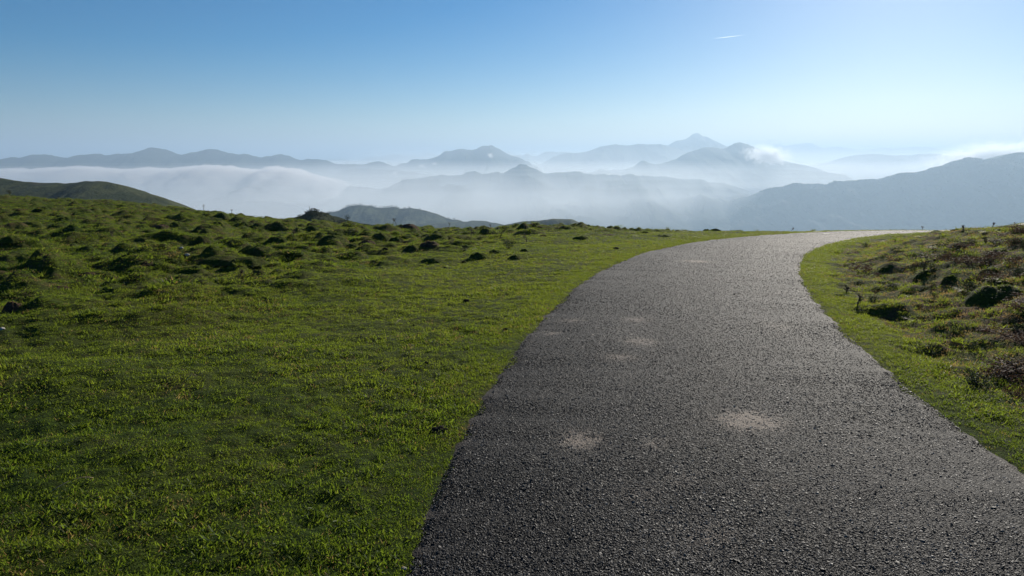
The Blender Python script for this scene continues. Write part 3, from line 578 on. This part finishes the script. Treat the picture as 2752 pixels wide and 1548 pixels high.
# ------------------------------------------------------------------ tussocks of longer grass, random over the rough ground
def tussock_mesh(seed, m, n=90):
    random.seed(seed); b = MB()
    for _ in range(n):
        a = random.random()*6.283; r = random.random()**.7*.5; d = Vector((math.cos(a)*r*1.6, math.sin(a)*r*1.6, .8))+rdir()*.25
        b.blade((math.cos(a)*r, math.sin(a)*r, -.05), d, (-math.sin(a), math.cos(a), 0), random.uniform(.5, 1.05), .05*random.uniform(.6, 1.3), random.uniform(.3, 1.4))
    return b.mesh('blades', m, False)
TUSS = [(tussock_mesh(400+i, BLADE), tussock_mesh(420+i, DRY, 22)) for i in range(5)]
ROOT = [mesh('root_mat', *dome(90+i*2), TURF) for i in range(3)]
def tussock(x, y, z, s, label, group, h=.5):
    e = obj('grass_tussock', None, None, (x, y, z)); a, b = random.choice(TUSS)
    r = obj('root_mat', random.choice(ROOT), e); r.scale = (.5, .5, .32)
    obj('blades', a, e); obj('dry_blades', b, e); e.scale = (s, s, s*h); e.rotation_euler = (0, 0, random.random()*6.28)
    return tag(e, label, 'grass', group)
random.seed(33); made = 0
while made < 190:
    a = random.uniform(-.68, .30); r = 9+random.random()**.8*38; x, y = r*math.sin(a), r*math.cos(a)
    z, ro, d, _ = [float(q) for q in land(np.array([x]), np.array([y]))]
    if d > -HW-1.2 or random.random() > ro: continue
    sz_ = random.uniform(.18, .42); tussock(x, y, z-.02, sz_, which('grass tussock', x, y, 'wide' if sz_ > .3 else 'small') or 'small tussock of rough grass scattered over the left pasture', 'tussocks on the left pasture', random.uniform(.25, .5)); made += 1
made = 0
while made < 80:
    x, y = random.uniform(4, 26), random.uniform(4.5, 30)
    z, ro, d, _ = [float(q) for q in land(np.array([x]), np.array([y]))]
    if d < HW+.6 or d > 9 or abs(x/y) > .95: continue
    sz_ = random.uniform(.11, .26); tussock(x, y, z-.02, sz_, which('grass tussock', x, y, 'wide' if sz_ > .19 else 'small') or 'small tussock of rough grass on the right bank', 'tussocks on the right bank', random.uniform(.25, .5)); made += 1
random.seed(77); made = 0
while made < 150:
    a = random.uniform(-.66, .34); r = 10+random.random()**.7*34; x, y = r*math.sin(a), r*math.cos(a)
    z, ro, d, _ = [float(q) for q in land(np.array([x]), np.array([y]))]
    if d > -HW-2.0 or random.random() > ro+.05: continue
    wd = random.uniform(.25, .6)*(1+r/70); br = random.random() < .25
    mound('molehill' if br else 'turf_hummock', 0, 0, wd, wd*random.uniform(.13, .26), 'b' if br else 'g', which('molehill' if br else 'turf hummock', x, y, ('wide brown' if wd > .6 else 'small brown') if br else ('wide' if wd > .6 else 'small')) or 'low hummock on the rough left pasture', 'mound', 'small mounds on the left pasture', random.uniform(.6, 1), pos=(x, y, z)); made += 1
made = 0
while made < 55:
    x, y = random.uniform(4, 28), random.uniform(4.5, 31)
    z, ro, d, _ = [float(q) for q in land(np.array([x]), np.array([y]))]
    if d < HW+.8 or d > 9 or abs(x/y) > .95: continue
    wd = random.uniform(.14, .32)*(1+y/50); mound('turf_hummock', 0, 0, wd, wd*random.uniform(.16, .30), 'g', which('turf hummock', x, y, 'wide' if wd > .5 else 'small') or 'low hummock on the rough right bank', 'mound', 'small mounds on the right bank', random.uniform(.6, 1), pos=(x, y, z)); made += 1
# ------------------------------------------------------------------ low heather and bracken shrubs
def shrub_mesh(seed, m, n=420):
    random.seed(seed); f = MB(); s = MB(); lobes = [(Vector((random.uniform(-.55, .55), random.uniform(-.55, .55), random.uniform(.2, .6))), random.uniform(.22, .42)) for _ in range(8)]
    for p, r in lobes: s.tube([(0, 0, -.05), tuple(p*.5+Vector((0, 0, .05))), tuple(p)], [.035, .025, .01], 4)
    for _ in range(n):
        p, r = random.choice(lobes); d = rdir(-.4, 1); q = p+d*r*random.uniform(.5, 1.15); f.leaf(q, d+rdir()*.8, random.uniform(.035, .075), .5)
    for _ in range(40):
        p, r = random.choice(lobes); d = rdir(.2, 1); f.blade(p+d*r*.8, d, rdir(-.2, .2), random.uniform(.15, .35), .02, .1)
    return s.mesh('stems', BARK), f.mesh('foliage', m, False)
SHR = {'h': [shrub_mesh(500+i, HEATH) for i in range(4)], 'b': [shrub_mesh(520+i, BRACKEN) for i in range(4)]}
def shrub(name, k, x, y, z, wd, hg, label, cat='shrub', group=None):
    e = obj(name, None, None, (x, y, z-.02)); s, f = random.choice(SHR[k]); obj('stems', s, e); obj('foliage', f, e)
    e.scale = (wd*.55, wd*.55, hg); e.rotation_euler = (0, 0, random.random()*6.28); return tag(e, label, cat, group)
random.seed(44)
for u, v, w_, h_, k, lab in [(1368,668,34,28,'h','bushy dark shrub standing up behind the pointed green mound'),(1246,675,32,13,'h','small grey shrub left of the pointed green mound'),
    (2348,812,44,24,'h','dark leafy bush beside the road verge on the right bank'),(2257,796,30,12,'h','small dark shrub nearest the road on the right bank'),(2367,743,40,14,'b','brownish shrub above the dark leafy bush'),
    (2364,780,46,16,'h','low shrub just above the dark leafy bush'),(2454,786,16,18,'h','small upright shrub in the middle of the right bank'),(2468,948,30,18,'h','dark round shrub low on the right bank'),
    (2507,955,38,17,'h','dark shrub right of the round one low on the bank'),(2560,920,20,18,'h','upright dark shrub above the two low ones'),(2630,1035,105,42,'h','wide pale green shrub at the lower right'),
    (2727,1068,64,44,'b','brown bracken clump at the lower right edge'),(2728,888,54,26,'h','dark bush below the overhanging turf bank'),(2644,890,46,18,'b','brown bracken clump below the overhanging turf bank'),
    (2272,716,17,10,'h','small dark shrub at the inside of the road bend'),(2325,660,20,11,'h','dark shrub near the top of the inside bend'),(2476,856,32,13,'h','dark shrub in the middle of the lower right bank'),
    (2383,882,27,13,'h','small shrub on the edge of the mown verge'),(27,520,22,12,'h','dark bush on the skyline at the far left')]:
    x, y, z, t = ground_at(u, v); shrub('heather_shrub' if k == 'h' else 'bracken_clump', k, x, y, z, w_*t/F, h_*t/F*1.15, lab)
made = 0
while made < 150:
    x, y = random.uniform(3.6, 9.5), random.uniform(3.6, 12)
    z, ro, d, _ = [float(q) for q in land(np.array([x]), np.array([y]))]
    if d < HW+.75 or d > 7 or x/y > 1.0 or (d < HW+1.3 and random.random() < .7): continue
    brownish = random.random() < (.72 if y < 8 else .35)
    if brownish: shrub('bracken_clump', 'b', x, y, z, random.uniform(.22, .6), random.uniform(.09, .19), which('bracken clump', x, y, 'dead brown') or 'dead brown bracken clump low on the right bank', 'bracken', 'dead bracken on the right bank')
    else: shrub('heather_shrub', 'h', x, y, z, random.uniform(.12, .32), random.uniform(.08, .16), which('heather clump', x, y, 'small dark') or 'small dark heather clump scattered on the right bank', 'shrub', 'heather on the right bank')
    made += 1
# ------------------------------------------------------------------ dry thistle stalks
def stalk(u, v, hpx, label, lean=0.0, fork=False):
    x, y, z, t = ground_at(u, v); h = hpx*t/F; e = obj('dry_stalk', None, None, (x, y, z-.03)); s = MB(); hd = MB(); th = .008+h*.014
    tip = (lean*h, 0, h); s.tube([(0, 0, 0), (lean*h*.3, .01, h*.5), tip], [th, th*.8, th*.45], 5); tips = [tip]
    for k in range(4 if not fork else 2):
        f = random.uniform(.4, .85); a = random.uniform(-1, 1); b = (lean*h*f, 0, h*f); q = (b[0]+a*h*.3, random.uniform(-.1, .1)*h, b[2]+h*.26)
        s.tube([b, ((b[0]+q[0])/2+.01, q[1]*.5, (b[2]+q[2])/2-.01), q], [th*.6, th*.5, th*.35], 4); tips.append(q)
    for q in tips:
        for _ in range(10): d = rdir(-.3, 1); hd.blade(Vector(q), d, rdir(-.2, .2), th*5, th*1.2, .1)
    obj('stem', s.mesh('stem', STALK), e); obj('seed_heads', hd.mesh('seed_heads', STALK, False), e); return tag(e, label, 'dead plant', 'dry stalks on the pasture')
random.seed(55)
for u, v, h_, lab, l in [(547,563,15,'thin dry stalk on the left skyline',0),(623,572,9,'short dry stalk on the left skyline right of the taller one',0),(1055,606,17,'leaning dry stalk on the middle crest beside another',.35),(1066,606,14,'second of the two crossed dry stalks on the middle crest',-.4),
    (1207,610,11,'short dry stalk on the crest above the wedge shaped mound',.1),(1318,612,9,'tiny dry stalk on the crest below the hazy hills',0),(2126,622,11,'dark dry stalk on the crest left of the road bend',.5),(2479,620,12,'thin stalk where the road vanishes over the crest',0),
    (2588,617,12,'thin stalk on the right bank skyline',0),(2668,612,14,'bushy stalk on the right bank skyline near the edge',.1),(2482,738,46,'tall brown dry stalk in the middle of the right bank',.05),(2305,822,30,'thin dry stalk beside the dark leafy bush',.1),
    (2276,787,20,'thin dry stalk near the inside verge of the bend',-.1),(1416,652,24,'dry stalk right of the bushy dark shrub',-.15),(1343,645,26,'branched dry stalk among the mounds near the middle',.3),(788,638,24,'dry stalk beside the double topped mound',.1),
    (302,640,18,'dry stalk left of the dark round mound',0),(655,742,16,'short twig beside the small dark mound',-.4),(1266,640,20,'thin dry stalk near the middle of the pasture',.05)]:
    stalk(u, v, h_, lab, l)
# ------------------------------------------------------------------ stones, droppings, straw
def rock(name, u, v, wpx, m, label, cat='stone', flat=.55, group=None):
    x, y, z, t = ground_at(u, v); V = np.array(BV); s = random.randrange(99); n = perlin(V[:, 0]*1.7+s, V[:, 1]*1.7+V[:, 2]*2.1, s)*.35+perlin(V[:, 0]*4+s, V[:, 1]*4+V[:, 2]*4.3, s+1)*.14
    wd = wpx*t/F*.5; V = V*(1+n)[:, None]*np.array([wd, wd*.75, wd*flat]); o = obj(name, mesh(name, V, BF, m), None, (x, y, z+wd*flat*.35)); return tag(o, label, cat, group)
random.seed(66)
for u, v, w_, lab in [(4,887,18,'pale stone at the left edge of the pasture'),(487,668,10,'small white stone above the largest grass mound'),(503,686,12,'pinkish stone under the small white stone'),(2390,1006,14,'pale stone lying on the right road edge'),
     (2620,1112,9,'small pale stone on the right verge'),(2182,1090,9,'white pebble on the right half of the road'),(1833,1480,9,'white pebble near the bottom of the road'),(2330,1052,14,'flat pale pebble on the road near the right verge'),(1085,1530,14,'pale stone where the left road edge meets the bottom')]:
    rock('stone', u, v, w_, STONE, lab)
rock('stone', 1482, 912, 22, STONE, 'flat pinkish stone lying on the left side of the road', flat=.35)
for u, v, w_ in [(563,750,11),(1246,706,12),(1253,810,18),(1146,977,14),(1196,720,8),(1035,671,16),(1360,886,14),(1112,875,8),(2004,690,9),(1656,670,16),(1180,1160,40),(955,1195,16),(1238,735,9),(362,746,7)]:
    x, y, z, t = ground_at(u, v); rock('dropping', u, v, w_, DARKSTONE, which('animal dropping', x, y, 'small dark') or 'small dark animal dropping lying on the short turf', 'dropping', .5, 'droppings on the turf')
random.seed(9)
for u, v, L, a, lab in [(196,1330,.17,.55,'long curved straw lying on the grass at the lower left'),(515,1035,.07,.7,'short pale straw in the left pasture'),(1070,880,.12,1.2,'thin bent straw left of the road')]:
    x, y, z, t = ground_at(u, v); m_ = MB(); P = [Vector((math.cos(a)*L*(q-.5)+.0, math.sin(a)*L*(q-.5)*1.4+.02*math.sin(q*3), .045+.03*math.sin(q*2.6))) for q in np.linspace(0, 1, 9)]
    m_.tube(P, [.0018+.0008*math.sin(q*3) for q in np.linspace(0, 1, 9)], 5); tag(obj('straw', m_.mesh('straw', STRAW), None, (x, y, z)), lab, 'straw')

# ------------------------------------------------------------------ grass and loose chippings: uncountable, scattered by geometry nodes
def scatter(name, P, rot, scl, idx, protos, label, tone=None):
    cl = bpy.data.collections.new(name+'_kinds')
    for i, me in enumerate(protos): cl.objects.link(bpy.data.objects.new('%s_%02d' % (name, i), me))
    me = bpy.data.meshes.new(name); me.vertices.add(len(P)); me.vertices.foreach_set('co', np.asarray(P, np.float32).ravel())
    a = me.attributes.new('rot', 'FLOAT_VECTOR', 'POINT'); a.data.foreach_set('vector', np.asarray(rot, np.float32).ravel())
    a = me.attributes.new('scl', 'FLOAT_VECTOR', 'POINT'); a.data.foreach_set('vector', np.asarray(scl, np.float32).ravel())
    a = me.attributes.new('idx', 'INT', 'POINT'); a.data.foreach_set('value', np.asarray(idx, np.int32))
    if tone is not None: attr(me, 'tone', tone)
    ng = bpy.data.node_groups.new(name, 'GeometryNodeTree'); ng.interface.new_socket('Geometry', in_out='INPUT', socket_type='NodeSocketGeometry'); ng.interface.new_socket('Geometry', in_out='OUTPUT', socket_type='NodeSocketGeometry')
    gi, go = ng.nodes.new('NodeGroupInput'), ng.nodes.new('NodeGroupOutput'); ip = ng.nodes.new('GeometryNodeInstanceOnPoints')
    ci = ng.nodes.new('GeometryNodeCollectionInfo'); ci.inputs['Collection'].default_value = cl; ci.inputs['Separate Children'].default_value = True; ci.inputs['Reset Children'].default_value = True
    def na(nm, tp): k = ng.nodes.new('GeometryNodeInputNamedAttribute'); k.data_type = tp; k.inputs['Name'].default_value = nm; return k.outputs['Attribute']
    er = ng.nodes.new('FunctionNodeEulerToRotation'); L = ng.links.new
    L(gi.outputs[0], ip.inputs['Points']); L(ci.outputs[0], ip.inputs['Instance']); ip.inputs['Pick Instance'].default_value = True
    L(na('idx', 'INT'), ip.inputs['Instance Index']); L(na('rot', 'FLOAT_VECTOR'), er.inputs[0]); L(er.outputs[0], ip.inputs['Rotation']); L(na('scl', 'FLOAT_VECTOR'), ip.inputs['Scale'])
    L(ip.outputs[0], go.inputs[0]); o = obj(name, me); o.modifiers.new('scatter', 'NODES').node_group = ng
    return tag(o, label, kind='stuff')
def tuft(seed, n, m, rad=.055, hmin=.010, hmax=.029, wd=.0034):
    random.seed(seed); b = MB()
    for _ in range(n):
        a = random.random()*6.283; r = rad*math.sqrt(random.random()); d = Vector((0, 0, .75))+rdir(-.2, .9)*.9
        b.blade((math.cos(a)*r, math.sin(a)*r, -.006), d, rdir(-.15, .15), random.uniform(hmin, hmax), wd*random.uniform(.7, 1.5), random.uniform(.1, 1.0))
    return b.mesh('tuft', m, False)
PROT = [tuft(700+i, 46, BLADE) for i in range(6)]+[tuft(720, 20, DRY, .06, .012, .032, .0026), tuft(721, 40, BLADE, .06, .03, .085, .0045), tuft(722, 40, BLADE, .055, .02, .06, .006)]
pts = []
for r0, r1, dens, s0 in ((1.9, 5, 950, 1.0), (5, 10, 560, 1.1), (10, 20, 210, 1.5), (20, 42, 70, 2.1), (42, 75, 22, 3.2)):
    amin, amax = -.80, .80; n = int(.5*(r1*r1-r0*r0)*(amax-amin)*dens); r = np.sqrt(RNG.uniform(r0*r0, r1*r1, n)); a = RNG.uniform(amin, amax, n)
    pts.append(np.stack([r*np.sin(a), r*np.cos(a), np.full(n, s0)], 1))
je = RNG.integers(100, 520, 14000); sd_ = RNG.choice([-1, 1], 14000); oe = sd_*(HW+np.where(sd_ > 0, edge_wob(RS[je], 1), edge_wob(RS[je], 0))+RNG.uniform(-.02, .4, 14000))    # thick fringe along both road edges
ex, ey = RC[je, 0]+RN[je, 0]*oe+RNG.normal(0, .03, 14000), RC[je, 1]+RN[je, 1]*oe+RNG.normal(0, .03, 14000); er_ = np.hypot(ex, ey); ok_ = (ey > 1) & (er_ > 1.9)
pts.append(np.stack([ex, ey, np.clip(.8+er_/22, .9, 2.2)], 1)[ok_])
pts = np.vstack(pts); gx, gy, gs = pts.T; gz, gro, gd, garc = land(gx, gy)
edge = HW+np.where(gd > 0, edge_wob(garc, 1), edge_wob(garc, 0)); out = np.abs(gd)-edge
keep = ((out > -.03) & ((RNG.random(len(gx)) < .62) | (gd < HW+.5))) | ((out > -.12) & (RNG.random(len(gx)) < .10))
gx, gy, gs, gz, gro, gd, out = [q[keep] for q in (gx, gy, gs, gz, gro, gd, out)]; n = len(gx)
patch = fbm(gx*.9, gy*.9, 91, 3); s = gs*RNG.uniform(.7, 1.3, n)*(1+.1*gro)*(1+.4*patch)*np.where(out < .08, .85, 1)
idx = RNG.integers(0, 6, n); q = RNG.random(n); idx[q < .06+.12*gro+.16*(patch > .3)+.34*((gd > HW+.5) & (gd < 20))+.2*((gd > HW+1.2) & (gd < 20) & (gy < 9))] = 6; idx[(q > .95) & (gro > .4)] = 7; idx[(q > .93) & (gro <= .4)] = 8
clump = (perlin(gx*1.9, gy*1.9, 97) > .30) & (gro > .35); sv = np.stack([s, s, s/gs**.9*RNG.uniform(.7, 1.25, n)*np.where(clump, 1.15, 1)], 1)
scatter('grass', np.stack([gx, gy, gz-.004], 1), np.stack([RNG.normal(0, .12, n), RNG.normal(0, .12, n), RNG.uniform(0, 6.28, n)], 1), sv, idx, PROT, 'short cropped green grass covering the pasture and verges', np.clip(tone_of(gx, gy, gro, gd)+RNG.normal(0, .12, n), 0, 1)*np.where(clump, .15, 1))
def chip(seed):
    random.seed(seed); V = ic*np.array([1, .8, .6])*(1+np.array([random.uniform(-.32, .32) for _ in range(12)]))[:, None]; return mesh('chip', V, [tuple(int(k) for k in f) for f in icf], CHIP, False)
ncand = 620000; a = RNG.uniform(-.28, .82, ncand); r = 1.9*(34/1.9)**(RNG.random(ncand)**1.0)      # thins out smoothly with distance
cx_, cy_ = r*np.sin(a), r*np.cos(a); cs_ = np.clip(r/4, 1, 4)**.22; kp = RNG.random(ncand) < 1-.8*np.minimum(dust(cx_, cy_)*(.6+.8*perlin(cx_*14, cy_*14, 77)), 1); cx_, cy_, cs_ = cx_[kp], cy_[kp], cs_[kp]
cd, carc = road_dist(cx_, cy_); e_ = HW+np.where(cd > 0, edge_wob(carc, 1), edge_wob(carc, 0)); keep = np.abs(cd) < e_+np.minimum(RNG.exponential(.03, len(cd)), .12)
cx_, cy_, cs_, cd = cx_[keep], cy_[keep], cs_[keep], cd[keep]; n = len(cx_); tn = np.clip(np.abs(cd)/HW, 0, 1)
cz_ = base_z(cx_, cy_)+.022+.03*(1-tn**2)-.035*np.maximum(tn-.955, 0)/.045+.008*perlin(cx_*1.3, cy_*1.3, 51)+.0008
sz = np.exp(RNG.normal(math.log(.0035), .36, n))*cs_
scatter('gravel', np.stack([cx_, cy_, cz_], 1), np.stack([RNG.normal(0, .35, n), RNG.normal(0, .35, n), RNG.uniform(0, 6.28, n)], 1), np.stack([sz, sz, sz*.8], 1), RNG.integers(0, 6, n), [chip(800+i) for i in range(6)], 'dark stone chippings set in the road surface', np.clip(np.interp(cd/HW+.25*fbm(cx_*.9, cy_*.9, 83, 3), [-1, -.72, -.4, 0, .4, .8, 1], [.08, .15, .48, .30, .58, .40, .2])+.22*fbm(cx_*2.3, cy_*2.3, 84, 4)+.3*dust(cx_, cy_), 0, 1))
print('grass', len(gx), 'chips', n)
